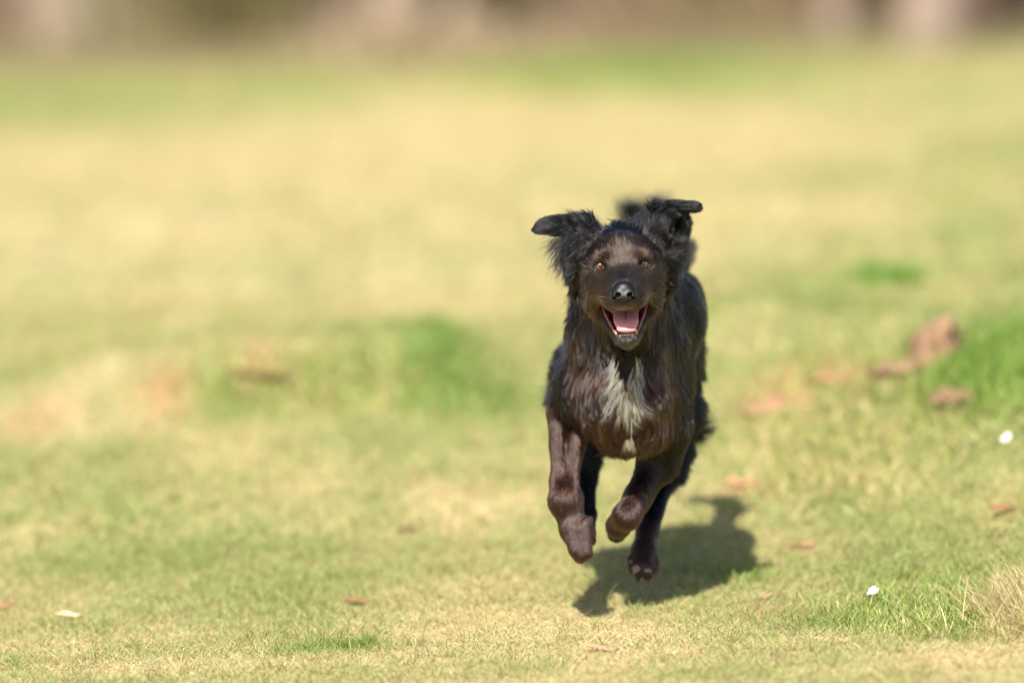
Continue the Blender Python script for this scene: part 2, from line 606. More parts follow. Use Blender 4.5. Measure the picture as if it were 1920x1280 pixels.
def E(c, r, col=BLACK, fl=(0, .5, -1), ln=.01, k=.015, rot=None, lift=.35, den=1.0):
    p = Ell(c, r, rot, k, col=col, fl=fl, ln=ln, lift=lift, den=den)
    prims.append(p)
    return p


def K(a, b, ra, rb, col=BLACK, fl=(0, .5, -1), ln=.01, k=.015, lift=.35, den=1.0):
    p = Cone(a, b, ra, rb, k, col=col, fl=fl, ln=ln, lift=lift, den=den)
    prims.append(p)
    return p


RAD = 'radial'
# trunk
E(DP(1205, 600, .74), (.084, .12, .078), BLACK, (0, 1, -.35), .012, .05)                       # rump
K(DP(1200, 620, .40), DP(1208, 610, .74), .078, .072, BLACK, (0, 1, -.3), .014, .05)           # barrel
E(DP(1222, 590, .42), (.078, .10, .075), BLACK, (.1, 1, -.3), .015, .04)                       # withers
K(DP(1185, 720, .36), DP(1195, 690, .70), .085, .055, BLACK, (0, 1, -.5), .025, .05)           # belly
E(DP(1285, 585, .62), (.030, .10, .06), BLACK, (.1, 1, -.5), .011, .04)                        # right flank
# neck and chest
K(DP(1168, 500, .19), DP(1170, 640, .30), .058, .074, DARK, (0, .3, -1), .030, .04, .5)
E(DP(1162, 625, .27), (.062, .075, .070), CHEST, (0, .0, -1), .027, .03, None, .55)
E(DP(1166, 725, .27), (.071, .11, .086), CHEST, (0, .05, -1), .028, .03, None, .5)
E(DP(1180, 790, .29), (.060, .08, .043), CHEST, (0, .15, -1), .026, .02, None, .4)
E(DP(1234, 735, .35), (.042, .09, .098), DARK, (.15, .5, -1), .016, .03)                        # right shoulder
E(DP(1240, 610, .36), (.034, .09, .075), DARK, (.15, .5, -1), .015, .03)
E(DP(1078, 735, .33), (.032, .075, .060), DARK, (-.2, .5, -1), .016, .03)                       # left shoulder
# thighs
E(DP(1082, 730, .64), (.036, .095, .072), BLACK, (-.35, .7, -.7), .032, .03)
E(DP(1266, 705, .68), (.037, .095, .085), BLACK, (.35, .7, -.7), .030, .03)
E(DP(1285, 775, .66), (.022, .04, .030), BLACK, (.7, .5, -.6), .032, .02)
# left foreleg, wrist just starting to bend, paw hanging
LL = (0, .1, -1)
K(DP(1062, 775, .32), DP(1064, 835, .325), .0310, .0255, LEG, LL, .006, .02, .12)
K(DP(1064, 835, .325), DP(1057, 902, .275), .0255, .0195, LEG, LL, .005, .012, .12)
K(DP(1057, 902, .275), DP(1060, 938, .245), .0195, .0215, LEG, LL, .005, .012, .12)
E(DP(1061, 934, .240), (.0220, .021, .0230), LEG, LL, .005, .020, None, .12)
K(DP(1060, 940, .243), DP(1077, 990, .235), .0215, .0215, MUZ, LL, .005, .010, .12)
K(DP(1077, 990, .235), DP(1087, 1028, .225), .0205, .0155, MUZ, LL, .004, .010, .12)
K(DP(1087, 1028, .225), DP(1089, 1040, .220), .0160, .0120, MUZ, LL, .004, .008, .12)
K(DP(1044, 800, .296), DP(1045, 905, .252), .0100, .0080, LEG, LL, .006, .010, .12)
K(DP(1084, 800, .300), DP(1071, 905, .255), .0105, .0080, LEG, LL, .006, .010, .12)
for ax_, ay_, bx_, by_, tr in ((1066, 985, 1077, 1032, .0098), (1080, 990, 1088, 1042, .0105), (1096, 985, 1101, 1036, .0100), (1102, 975, 1110, 1012, .0080)):
    K(DP(ax_, ay_, .222), DP(bx_, by_, .212 if bx_ < 1105 else .225), tr, tr * .85, MUZ, LL, .004, .0035, .12)
E(DP(1109, 1000, .245), (.0065, .008, .012), DARK, LL, .003, .005)
# right foreleg, wrist folded, paw tucked back
K(DP(1246, 800, .34), DP(1236, 860, .345), .044, .032, DARK, LL, .010, .02, .25)
K(DP(1236, 860, .345), DP(1197, 930, .31), .028, .0195, (.012, .007, .0055), LL, .005, .015, .2)
K(DP(1197, 930, .31), DP(1176, 968, .285), .0195, .0195, MUZ, LL, .005, .012, .2)
K(DP(1174, 966, .285), DP(1160, 985, .315), .0195, .0185, MUZ, (-.3, .6, -1), .004, .010, .2)
K(DP(1160, 985, .315), DP(1156, 1000, .37), .0150, .0140, BLACK, (0, 1, -.5), .004, .010, .2)
# hind legs reaching forward under the belly
K(DP(1090, 770, .60), DP(1098, 850, .56), .040, .020, BLACK, (0, .6, -1), .016, .03)
K(DP(1098, 850, .56), DP(1100, 895, .54), .019, .0150, BLACK, (0, .6, -1), .008, .012)
K(DP(1100, 895, .54), DP(1101, 965, .44), .0135, .0115, BLACK, LL, .004, .010)
K(DP(1101, 965, .44), DP(1096, 1000, .39), .0125, .0150, BLACK, LL, .004, .010)
K(DP(1262, 790, .62), DP(1252, 865, .585), .040, .022, BLACK, (.2, .7, -1), .020, .03)
K(DP(1252, 865, .585), DP(1240, 905, .56), .021, .0165, BLACK, (.2, .7, -1), .014, .012)
K(DP(1240, 905, .56), DP(1214, 995, .46), .0160, .0145, BLACK, LL, .005, .010)
K(DP(1214, 995, .46), DP(1207, 1035, .42), .0155, .0185, (.035, .015, .010), LL, .004, .010, .15)
K(DP(1207, 1035, .42), DP(1206, 1060, .40), .0185, .0190, (.036, .015, .010), LL, .004, .010, .15)
for tx, ty, td in ((1186, 1062, .40), (1198, 1077, .385), (1214, 1078, .385), (1227, 1066, .40)):
    K(DP(tx, ty - 14, td + .01), DP(tx, ty, td), .0085, .0078, (.020, .009, .006), LL, .003, .004, .15)
# tail carried up behind the head
K(DP(1255, 530, .82), DP(1270, 468, .91), .022, .015, BLACK, (.3, .2, 1), .020, .03, .6)
K(DP(1270, 468, .91), DP(1248, 425, .97), .015, .014, BLACK, (.2, .1, .8), .020, .02, .6)
K(DP(1248, 425, .97), DP(1192, 418, 1.01), .014, .010, BLACK, (-.3, .1, 1), .030, .02, .6)
# head
E(HP(0, 10, .150), (.046, .072, .042), BLACK, RAD, .012, .02)
E(HP(0, 8, .115), (.041, .040, .037), FACE, RAD, .007, .015)
for s in (-1, 1):
    E(HP(s * 31, 19, .089), (.0155, .013, .0105), FACE, RAD, .005, .012)               # brow
    E(HP(s * 42, -34, .132), (.023, .046, .037), MUZ, RAD, .013, .02)                 # cheek
    E(HP(s * 46, -60, .150), (.016, .034, .022), TAN if s < 0 else (.04, .02, .010), (s * .3, .6, -.6), .014, .02)
    E(HP(s * 45, -2, .130), (.020, .035, .022), DARK, RAD, .012, .026)                 # cheek bone
    E(HP(s * 18, -65, .038), (.0150, .026, .0140), MUZ, RAD, .0035, .020)             # flews
    E(HP(s * 25, -55, .082), (.0160, .045, .0165), MUZ, RAD, .005, .022)
    E(HP(s * 25, -36, .098), (.0190, .036, .0190), FACE, RAD, .005, .022)
    K(HP(s * 34, -88, .130), HP(s * 10, -135, .055), .0105, .0070, DARK, (s * .2, .6, -.6), .007, .010)   # lower jaw, its shade put into the darker coat colour
    E(HP(s * 40, -1, .113), (.015, .016, .013), FACE, RAD, .003, .010)                 # around the eye
K(HP(0, -10, .100), HP(0, -44, .024), .0200, .0145, (.034, .021, .016), RAD, .004, .022)
E(HP(0, -66, .022), (.012, .012, .0115), (.10, .08, .07), RAD, .0035, .008)
K(HP(0, -118, .130), HP(0, -140, .060), .020, .0120, DARK, (0, .6, -.6), .008, .012)  # floor of the jaw, coat likewise darkened to stand in for shade
E(HP(0, -139, .050), (.0120, .012, .0085), (.05, .043, .04), (0, .4, -1), .004, .008)      # chin
K(HP(0, -95, .16), DP(1170, 640, .24), .035, .055, DARK, (0, .1, -1), .025, .03, .5)       # throat


def zrot(deg, yaw=0, pit=0):
    """rotation in the picture plane (about the view axis) then others"""
    return Matrix.Rotation(R(-deg), 4, 'Y') @ Matrix.Rotation(R(yaw), 4, 'Z') @ Matrix.Rotation(R(pit), 4, 'X')


def HE(hx, hz, dep):
    return HP(hx + .12 * hz, hz, dep)


# ears: root, flap with its thin edge, lower furred skirt
E(HE(-70, 52, .150), (.026, .022, .024), BLACK, (-.6, .2, .6), .016, .02, None, .45)
E(HE(-101, 81, .150), (.036, .008, .0155), BLACK, (-1, .1, .2), .011, .014, zrot(14, 0, -30))
E(HE(-132, 84, .144), (.0265, .0060, .0160), BLACK, (-1, .1, .0), .006, .010, zrot(2, 0, -38))
E(HE(-150, 79, .140), (.0195, .0042, .0090), BLACK, (-1, .1, -.1), .005, .008, zrot(18, 0, -38))
E(HE(-80, 22, .165), (.020, .020, .040), BLACK, (-.7, .2, -.6), .018, .02, None, .6)
E(HE(-68, -2, .168), (.014, .022, .024), BLACK, (-.6, .2, -1), .026, .02, None, .6)
E(HE(70, 48, .150), (.026, .022, .026), BLACK, (.5, .2, .8), .014, .02, None, .45)
E(HE(82, 84, .155), (.030, .009, .0140), BLACK, (.6, .1, 1), .014, .014, zrot(-30, 0, 25), .6)
E(HE(108, 103, .150), (.0290, .0070, .0085), BLACK, (1, .1, .1), .006, .010, zrot(-10, 0, 20))
E(HE(122, 103, .144), (.0170, .0055, .0060), BLACK, (1, .1, -.1), .004, .008, zrot(8, 0, 10))
K(HE(126, 104, .143), HE(133, 100, .140), .0042, .0012, BLACK, (1, .1, -.1), .004, .006)
E(HE(97, 52, .165), (.0150, .018, .034), BLACK, (.6, .2, .2), .014, .015, zrot(-12), .5)
E(HE(82, 12, .170), (.019, .024, .032), BLACK, (.5, .2, -1), .022, .02, None, .5)
E(HE(70, -6, .168), (.013, .022, .024), BLACK, (.3, .3, -1), .022, .02, None, .5)

nose0 = HP(0, -52, 0.0)
cx0, cz0 = DP(1165, 640, .3)[0], DP(1165, 640, .3)[2]
fx = axis([(DP(985, 0, 0)[0], DP(1345, 0, 0.3)[0], .0021)])
fy = axis([(D0 - .03, D0 + .22, .0023), (D0 + .22, D0 + .50, .0036), (D0 + .50, D0 + 1.12, .006)])
fz = axis([(DP(0, 1120, .3)[2], DP(0, 665, .2)[2], .0030), (DP(0, 665, .2)[2], DP(0, 370, .3)[2] + .03, .0021)])
fld = Field(fx, fy, fz)
for p in prims:
    fld.add(p)
# hollows: ear cups, mouth, eye openings, nostril bed, toe gaps
cuts = [Ell(HE(-98, 50, .140), (.024, .020, .0110), zrot(25), .008), Ell(HE(-92, 30, .135), (.012, .016, .020), zrot(0), .008),
        Ell(HE(92, 62, .142), (.010, .016, .020), zrot(-15), .008), Ell(HE(112, 86, .140), (.020, .014, .0060), zrot(-18), .006)]
mouth = [Ell(HP(0, -99, .075), (.0280, .062, .0150), None, .005), Ell(HP(0, -108, .060), (.0175, .045, .0165), None, .005),
         Ell(HP(-34, -82, .090), (.0110, .045, .0100), zrot(35), .005), Ell(HP(34, -82, .090), (.0110, .045, .0100), zrot(-35), .005)]
for q in cuts + mouth:
    fld.cut(q)


def surf_dep(p):
    """first surface met going away from the camera at this x, z"""
    i = np.searchsorted(fx, p[0]); k = np.searchsorted(fz, p[2])
    col_ = fld.F[i, :, k]
    j = int(np.argmax(col_ < 0))
    return fy[j]


eyes = []
for s in (-1, 1):
    e = HP(s * 40.5, 0.5, .09)
    e[1] = surf_dep(e)
    eyes.append(e)
    q = Ell(e + np.array([0, 0, 0]), (.0076, .012, .0041), zrot(s * -10), .003)
    fld.cut(q)

V, Q = fld.mesh()
# project to smooth the steps: two Laplacian passes
def laplace(V, Q, it=2, f=.5):
    for _ in range(it):
        acc = np.zeros_like(V); cnt = np.zeros(len(V))
        for a in range(4):
            b = (a + 1) % 4
            np.add.at(acc, Q[:, a], V[Q[:, b]]); np.add.at(cnt, Q[:, a], 1)
            np.add.at(acc, Q[:, b], V[Q[:, a]]); np.add.at(cnt, Q[:, b], 1)
        V = V + f * (acc / np.maximum(cnt, 1)[:, None] - V)
    return V


def qnormals(V, Q):
    n = np.cross(V[Q[:, 2]] - V[Q[:, 0]], V[Q[:, 3]] - V[Q[:, 1]])
    area = np.linalg.norm(n, axis=1) / 2
    vn = np.zeros_like(V)
    for a in range(4):
        np.add.at(vn, Q[:, a], n)
    vn /= np.maximum(np.linalg.norm(vn, axis=1), 1e-12)[:, None]
    return vn, area


V = laplace(V, Q, 2, .5)
VN, AREA = qnormals(V, Q)
x, y, z = V[:, 0], V[:, 1], V[:, 2]
wsum = np.zeros(len(V)); col = np.zeros((len(V), 3)); flow = np.zeros((len(V), 3)); ln = np.zeros(len(V)); lift = np.zeros(len(V))
rad = V - (nose0 + np.array([0, .02, -.005]))
rad /= np.linalg.norm(rad, axis=1)[:, None]
rad[:, 2] *= 1.0
for p in prims:
    d = p.dist(x, y, z)
    w = np.exp(-np.clip(np.abs(d), 0, .2) / .0045) + 1e-12
    f = rad if p.a['fl'] is RAD else np.array(p.a['fl'], float) / np.linalg.norm(p.a['fl'])
    col += w[:, None] * np.array(p.a['col']); flow += w[:, None] * f
    ln += w * p.a['ln']; lift += w * p.a['lift']; wsum += w
col /= wsum[:, None]; flow /= wsum[:, None]; ln /= wsum; lift /= wsum


def spot(pt, r, soft=.5):
    d = np.linalg.norm((V - pt) / np.array(r), axis=1)
    return sstep(1 + soft, 1 - soft, d)


def paint(pt, r, c, a=1, soft=.5):
    global col
    w = (spot(pt, r, soft) * a)[:, None]
    col = col * (1 - w) + np.array(c) * w


# coat markings
paint(HP(0, 22, .09), (.034, .05, .026), (.042, .027, .019), .7)        # greyer forehead
for s in (-1, 1):
    paint(HP(s * 27, 17, .09), (.0105, .03, .012), (.012, .0045, .002), 1.0)   # dark spot over each eye
    paint(HP(s * 46, -14, .10), (.018, .03, .012), (.055, .036, .026), .5)
    paint(HP(s * 34, -86, .02), (.012, .02, .006), (.02, .01, .01), .5)
paint(HP(-60, -52, .12), (.012, .05, .016), TAN, .8)
paint(HP(-46, -30, .12), (.018, .05, .014), (.03, .013, .008), .6)
paint(HP(0, -22, .06), (.008, .05, .010), (.018, .012, .012), .6)
WHITE = (0.36, 0.31, 0.23)
chestmask = np.zeros(len(V))
for (px, py, sx, sy, a) in ((1176, 742, 18, 34, .55), (1152, 712, 10, 22, .75), (1194, 700, 11, 24, .75), (1151, 668, 5, 20, .7), (1200, 672, 6, 14, .6), (1181, 822, 10, 10, .6),
                            (1136, 742, 9, 14, .4), (1204, 752, 11, 20, .5), (1182, 780, 12, 14, .5)):
    m = sx * pxm(.2), sy * pxm(.2)
    c0 = DP(px, py, .16)
    d = np.sqrt(((V[:, 0] - c0[0]) / m[0]) ** 2 + ((V[:, 2] - c0[2]) / m[1]) ** 2)
    front = (V[:, 1] < D0 + .30)
    chestmask = np.maximum(chestmask, a * sstep(1.35, .55, d) * front)
# bare skin zones: mouth lining, eye rims
inmouth = np.zeros(len(V))
for q in mouth:
    inmouth = np.maximum(inmouth, sstep(.0030, .0012, np.abs(q.dist(x, y, z))) * (1 if True else 0))
headz = (V[:, 1] < D0 + .16)
inmouth *= headz
lipline = np.zeros(len(V))
mcol = np.array([0.20, 0.05, 0.055])
skincol = col * (1 - inmouth[:, None]) + mcol * inmouth[:, None]
eyerim = np.zeros(len(V))
for e in eyes:
    d = np.sqrt(((x - e[0]) / .0145) ** 2 + ((z - e[2] - .0008) / .0100) ** 2 + ((y - e[1]) / .02) ** 2)
    eyerim = np.maximum(eyerim, sstep(1.1, .9, d))
skincol = skincol * (1 - eyerim[:, None]) + np.array([.006, .005, .005]) * eyerim[:, None]
nosebed = spot(nose0 + np.array([0, .004, .0]), (.017, .022, .0155), .25)
bare = np.clip(inmouth + eyerim + nosebed, 0, 1)
col = col * (1 - chestmask[:, None] * .0)

dog = empty('dog', (float(DP(1175, 1110, .4)[0]), D0 + .4, 0.0))
dog.location.z = float(ground_h(np.array([dog.location.x]), np.array([dog.location.y]))[0])
tag(dog, 'black and brown long-haired dog galloping towards the camera with its mouth open, ears flying', 'dog')
bme = mesh_np('dog_body', V, Q, True, skincol * np.array([.6, .6, .6]))
body = link('body', bme, dog, attr_mat('dog_skin', 0.55, 0.35, 0, .15, 400, .0006))

# ------------------------------------------------------------------ coat: combed strands on the body
tanf = flow - (flow * VN).sum(1)[:, None] * VN
tanf /= np.maximum(np.linalg.norm(tanf, axis=1), 1e-6)[:, None]


def strands(name, mask, dens, length_mul=1.0, rad0=.00016, npts=6, clump=.6, gdens=.012, colf=None, wild=.25, seed=1, lensrc=None, label=None, var=1.0):
    """mask: per-vertex probability; dens: hairs per square metre"""
    r = np.random.default_rng(seed)
    fm = mask[Q].mean(1)
    w = AREA * fm
    n = int(w.sum() * dens)
    if n < 2:
        return None
    cdf = np.cumsum(w) / w.sum()
    L0 = (ln if lensrc is None else lensrc)

    def sample(n):
        f = np.searchsorted(cdf, r.random(n)).clip(0, len(Q) - 1)
        u, v = r.random(n), r.random(n)
        W = np.stack([(1 - u) * (1 - v), u * (1 - v), u * v, (1 - u) * v], 1)
        q = Q[f]
        g = lambda A: np.einsum('nk,nk...->n...', W, A[q])
        return g(V), g(VN), g(tanf), g(L0), g(lift), g(col), g(chestmask)

    def grow(P, N, T, L, lf, wild_):
        n = len(P)
        rnd = r.normal(0, 1, (n, 3)) * wild_
        # combing noise: locks bend together
        nz1 = fbm(P[:, 0] * 55 + P[:, 1] * 20, P[:, 2] * 40, 5, 2) - .5
        nz2 = fbm(P[:, 0] * 50 + 9, P[:, 2] * 38 + P[:, 1] * 20, 15, 2) - .5
        B = np.cross(N, T)
        swirl = (B * nz1[:, None] * 1.5 + N * nz2[:, None] * .8) * np.clip(L / .024, .15, 1.2)[:, None]
        pts = [P]
        p = P.copy()
        st = (L / (npts - 1))[:, None]
        for i in range(npts - 1):
            t = (i + .5) / (npts - 1)
            dd = T * 1.0 + N * (lf * (1.05 - 1.1 * t))[:, None] + swirl * (.35 + .9 * t) + rnd * (.5 + t)
            dd[:, 2] -= np.clip(L / .04, 0, 1) * .25 * t
            dd /= np.linalg.norm(dd, axis=1)[:, None]
            p = p + dd * st
            pts.append(p)
        return np.stack(pts, 1)

    P, N, T, L, lf, cc, cm = sample(n)
    L = L * length_mul * r.uniform(.65, 1.15, n)
    S = grow(P, N, T, L, lf, wild)
    ng = max(8, int(n * gdens))
    gP, gN, gT, gL, glf, gc, gcm = sample(ng)
    G = grow(gP, gN, gT, gL * length_mul * 1.05, glf, wild * 1.4)
    kd = KDTree(ng)
    for i, q in enumerate(gP):
        kd.insert(q, i)
    kd.balance()
    near = np.array([kd.find(q)[1] for q in P])
    t = np.linspace(0, 1, npts)[None, :, None]
    off = (P - gP[near])[:, None, :]
    cl = clump * np.clip(L / .014, .15, 1)[:, None, None]
    tgt = G[near] + off * (1 - .8 * t)
    S = S * (1 - cl * t ** 1.1) + tgt * cl * t ** 1.1
    hc = bpy.data.hair_curves.new(name)
    hc.add_curves([npts] * n)
    hc.position_data.foreach_set('vector', S.reshape(-1).astype(np.float32))
    ra = hc.attributes.get('radius') or hc.attributes.new('radius', 'FLOAT', 'POINT')
    tt = np.linspace(0, 1, npts)
    rr = (rad0 * (1 - .8 * tt ** 1.5))[None, :] * (r.uniform(.75, 1.25, n) * (.8 + .35 * np.clip(L / .02, 0, 1.5)))[:, None]
    ra.data.foreach_set('value', rr.ravel().astype(np.float32))
    lockv = (.35 + 1.5 * fbm(gP[:, 0] * 38 + gP[:, 1] * 11, gP[:, 2] * 26, 33, 3) ** 1.4)[near] * r.uniform(.6, 1.45, ng)[near] * r.uniform(.8, 1.2, n)
    lockv = .92 + (lockv - .92) * var
    wmask = (cm * 1.15 > (r.random(ng)[near] * .5 + r.random(n) * .5))
    c = cc * lockv[:, None]
    c = np.where(wmask[:, None], np.array(WHITE) * r.uniform(.7, 1.1, (n, 1)), c)
    a = hc.attributes.new('col', 'FLOAT_COLOR', 'CURVE')
    c4 = np.ones((n, 4), np.float32); c4[:, :3] = c
    a.data.foreach_set('color', c4.ravel())
    hc.materials.append(fur_mat)
    o = bpy.data.objects.new(name, hc)
    C.objects.link(o)
    o.parent = dog
    o.matrix_parent_inverse = Matrix.Translation(dog.location).inverted()
    if label:
        o['label'] = label
    return o


fur_mat = bpy.data.materials.new('dog_fur')
fur_mat.use_nodes = True
nt = fur_mat.node_tree
nt.nodes.remove(nt.nodes['Principled BSDF'])
ph = nt.nodes.new('ShaderNodeBsdfHairPrincipled')
ph.parametrization = 'COLOR'
aa = nt.nodes.new('ShaderNodeAttribute')
aa.attribute_name = 'col'
nt.links.new(aa.outputs['Color'], ph.inputs['Color'])
ph.inputs['IOR'].default_value = 1.48
ph.inputs['Roughness'].default_value = .23
ph.inputs['Radial Roughness'].default_value = .5
nt.links.new(ph.outputs[0], nt.nodes['Material Output'].inputs[0])

furm = 1 - bare
is_tail = (V[:, 1] > D0 + .86)
nearf = sstep(D0 + .95, D0 + .4, V[:, 1]) * .75 + .25
short = (ln < .0095)
headreg = (V[:, 1] < D0 + .20) & (V[:, 2] > DP(0, 680, .2)[2])
hz_ = V[:, 0] - HEADC[0]
exl = HP(-66, 0, .15)[0]; exr = HP(62, 0, .15)[0]
earreg = (V[:, 1] < D0 + .24) & (V[:, 1] > D0 + .09) & (((V[:, 0] < exl) & (V[:, 2] > DP(0, 525, .15)[2])) | ((V[:, 0] > exr) & (V[:, 2] > DP(0, 505, .15)[2])))
legreg = (V[:, 2] < DP(0, 850, .3)[2])
face = headreg & ~earreg
strands('face_fur', furm * face, 1.6e6, 1.5, .00013, 5, .9, .07, wild=.10, seed=1, var=.6)
strands('ear_fur', furm * earreg, 1.1e6, 1.15, .00012, 7, .55, .025, wild=.18, seed=2)
strands('leg_fur', furm * legreg, 1.1e6, 1.7, .00014, 5, .8, .06, wild=.07, seed=3, var=.3)
strands('tail_fur', furm * is_tail, 2.5e5, 1.2, .00026, 7, .6, .012, wild=.25, seed=4)
strands('coat_fur', furm * (~(face | earreg | legreg | is_tail)) * nearf, 8.5e5, 1.05, .00014, 7, .64, .020, wild=.09, seed=5,
        label='black and brown coat with a white blaze of hair on the chest')

# loose wisps blown out at the ears, neck, elbows and thighs
def wisps(name, rows, seed=77, colour=(.0035, .0031, .0038), calm=1.0):
    r = np.random.default_rng(seed)
    allp, rads = [], []
    for (px, py, dep, spx, spy, dx, dz, n, L, curl) in rows:
        for i in range(n):
            p = DP(px + r.normal() * spx, py + r.normal() * spy, dep + r.normal() * .006)
            lk = np.random.default_rng(seed + int(px) * 7 + int(i / 14) * 131)
            d = np.array([dx, lk.normal() * .25, dz]) / math.hypot(dx, dz) + lk.normal(size=3) * .22 * calm + r.normal(size=3) * .10 * calm
            c = np.array([lk.normal() * .3 * calm + curl[0], .1, lk.normal() * .2 * calm + curl[1]])
            l = L * r.uniform(.5, 1.1)
            pts = [p]
            for k in range(6):
                q = d + c * (k / 3.0)
                q = q / np.linalg.norm(q)
                pts.append(pts[-1] + q * l / 6)
            allp.append(np.array(pts))
    n = len(allp)
    hc = bpy.data.hair_curves.new(name)
    hc.add_curves([7] * n)
    hc.position_data.foreach_set('vector', np.array(allp, np.float32).ravel())
    ra = hc.attributes.get('radius') or hc.attributes.new('radius', 'FLOAT', 'POINT')
    ra.data.foreach_set('value', np.tile(np.array([.00014, .00014, .00013, .00012, .0001, .00007, .00003]), n).astype(np.float32))
    a = hc.attributes.new('col', 'FLOAT_COLOR', 'CURVE')
    a.data.foreach_set('color', (np.array([[*colour, 1]]) * np.concatenate([np.repeat(r.uniform(.6, 1.3, (n, 1)), 3, 1), np.ones((n, 1))], 1)).ravel().astype(np.float32))
    hc.materials.append(fur_mat)
    o = bpy.data.objects.new(name, hc)
    C.objects.link(o)
    o.parent = dog
    o.matrix_parent_inverse = Matrix.Translation(dog.location).inverted()


wisps('ear_wisps', [
    (1035, 434, .146, 14, 2, -.9, -.5, 60, .010, (-.1, -.2)),
    (1080, 406, .150, 9, 3, -.8, .8, 90, .018, (-.3, .0)), (1105, 416, .155, 12, 5, -.7, .8, 150, .018, (-.2, -.1)), (1128, 428, .16, 9, 4, -.6, .6, 110, .014, (-.2, 0)),
    (1050, 452, .150, 8, 8, -.6, -.8, 260, .030, (-.2, -.1)), (1052, 480, .155, 6, 10, -.5, -.9, 260, .030, (.2, -.3)), (1066, 505, .160, 6, 8, -.4, -1, 200, .026, (.2, -.2)),
    (1090, 455, .135, 12, 12, -.7, -.5, 420, .026, (-.1, -.4)), (1085, 440, .135, 12, 6, -.9, -.2, 300, .028, (0, -.5)),
    (1212, 408, .155, 10, 5, .5, .9, 200, .022, (.35, -.1)), (1226, 397, .155, 8, 4, .6, .8, 200, .030, (.6, -.3)), (1200, 420, .15, 10, 6, .3, .9, 140, .016, (.3, 0)),
    (1222, 430, .140, 12, 10, .5, .7, 240, .020, (.3, 0)), (1262, 470, .160, 8, 14, .7, -.6, 300, .020, (.1, -.4)), (1240, 470, .145, 10, 14, .2, -1, 300, .024, (.1, -.3)),
    (1255, 500, .160, 8, 8, .5, -.9, 200, .022, (0, -.3))])
wisps('body_wisps', [
    (1078, 560, .24, 5, 18, -.7, -.7, 260, .020, (0, -.3)), (1072, 620, .26, 4, 20, -.7, -.7, 260, .020, (0, -.3)), (1066, 670, .28, 4, 15, -.7, -.7, 200, .022, (0, -.3)),
    (1046, 735, .58, 6, 16, -.8, -.4, 320, .030, (0, .1)), (1302, 790, .66, 7, 14, .9, .1, 420, .030, (.1, .3)), (1296, 815, .66, 7, 10, .9, -.4, 300, .030, (.1, .1)),
    (1262, 885, .575, 4, 16, .7, -.6, 200, .024, (0, -.1)), (1160, 848, .25, 14, 3, -.9, -.4, 160, .018, (-.2, 0)), (1318, 655, .62, 2, 10, .7, -.5, 60, .014, (0, 0)),
    (1188, 412, 1.0, 14, 7, -.3, 1, 600, .045, (-.2, -.2)), (1225, 405, .98, 14, 8, .2, 1, 500, .045, (.2, -.1))], 91)

def front(px, py, dmin=.0):
    for j in range(np.searchsorted(fy, D0 + dmin), len(fy)):
        p = DP(px, py, fy[j] - D0)
        i = np.searchsorted(fx, p[0]); k = np.searchsorted(fz, p[2])
        if fld.F[i, j, k] < 0:
            return float(fy[j] - D0)
    return .25


rc = np.random.default_rng(8)
crow = []
for (px, py, dx, dz, n) in ((1092, 520, -.5, -1, 10), (1092, 550, -.4, -1, 10), (1100, 585, -.3, -1, 10), (1112, 615, -.2, -1, 8), (1238, 520, .5, -1, 10),
                            (1236, 550, .4, -1, 10), (1230, 585, .3, -1, 10), (1220, 615, .2, -1, 8), (1104, 470, -.6, -.6, 8), (1230, 470, .6, -.6, 8),
                            (1120, 445, -.5, .3, 8), (1208, 442, .5, .4, 8)):
    for q in range(n):
        ax_, ay_ = px + rc.normal() * 6, py + rc.normal() * 12
        crow.append((ax_, ay_, front(ax_, ay_, .03) - .001, .9, 2.0, dx + rc.normal() * .2, dz, 20, .016 * rc.uniform(.6, 1.3), (0, .0)))
wisps('cheek_ruff', crow, 611, (.0055, .0038, .0034), .7)
rw = np.random.default_rng(5)
rows_ = []
for (px, py, sx, sy, dx, n, L) in ((1152, 676, 3, 8, -.15, 6, .026), (1155, 690, 5, 10, -.3, 10, .030), (1197, 682, 4, 9, .1, 8, .022), (1188, 705, 5, 9, -.35, 9, .026),
                                   (1150, 722, 7, 9, -.8, 12, .026), (1190, 722, 8, 10, .35, 14, .030), (1170, 735, 10, 12, -.1, 18, .032), (1180, 765, 12, 10, .1, 18, .030),
                                   (1202, 758, 6, 9, .7, 9, .026), (1152, 768, 8, 8, -.5, 8, .022), (1181, 826, 5, 3, .0, 16, .017)):
    for q in range(n):
        ax_, ay_ = px + rw.normal() * sx, py + rw.normal() * sy
        rows_.append((ax_, ay_, front(ax_, ay_, .1) - (.012 if py < 800 else .027), .9, 2.0, dx + rw.normal() * .15, -1, 26, L * rw.uniform(.7, 1.2), (rw.normal() * .12, .05)))
wisps('chest_blaze', rows_, 501, (.27, .23, .17), .6)

# ------------------------------------------------------------------ eyes, nose, mouth parts
def sphere_np(c, r, nu=48, nv=32, colf=None):
    u = np.linspace(0, 2 * np.pi, nu, endpoint=False)
    v = np.linspace(0, np.pi, nv)
    # pole axis along -y (towards the camera)
    P = [np.stack([np.sin(b) * np.cos(u), -np.full(nu, np.cos(b)), np.sin(b) * np.sin(u)], 1) for b in v]
    D = np.concatenate(P)
    F = []
    for i in range(nv - 1):
        for j in range(nu):
            F.append((i * nu + j, (i + 1) * nu + j, (i + 1) * nu + (j + 1) % nu, i * nu + (j + 1) % nu))
    return np.array(c) + D * np.array(r), np.array(F), D


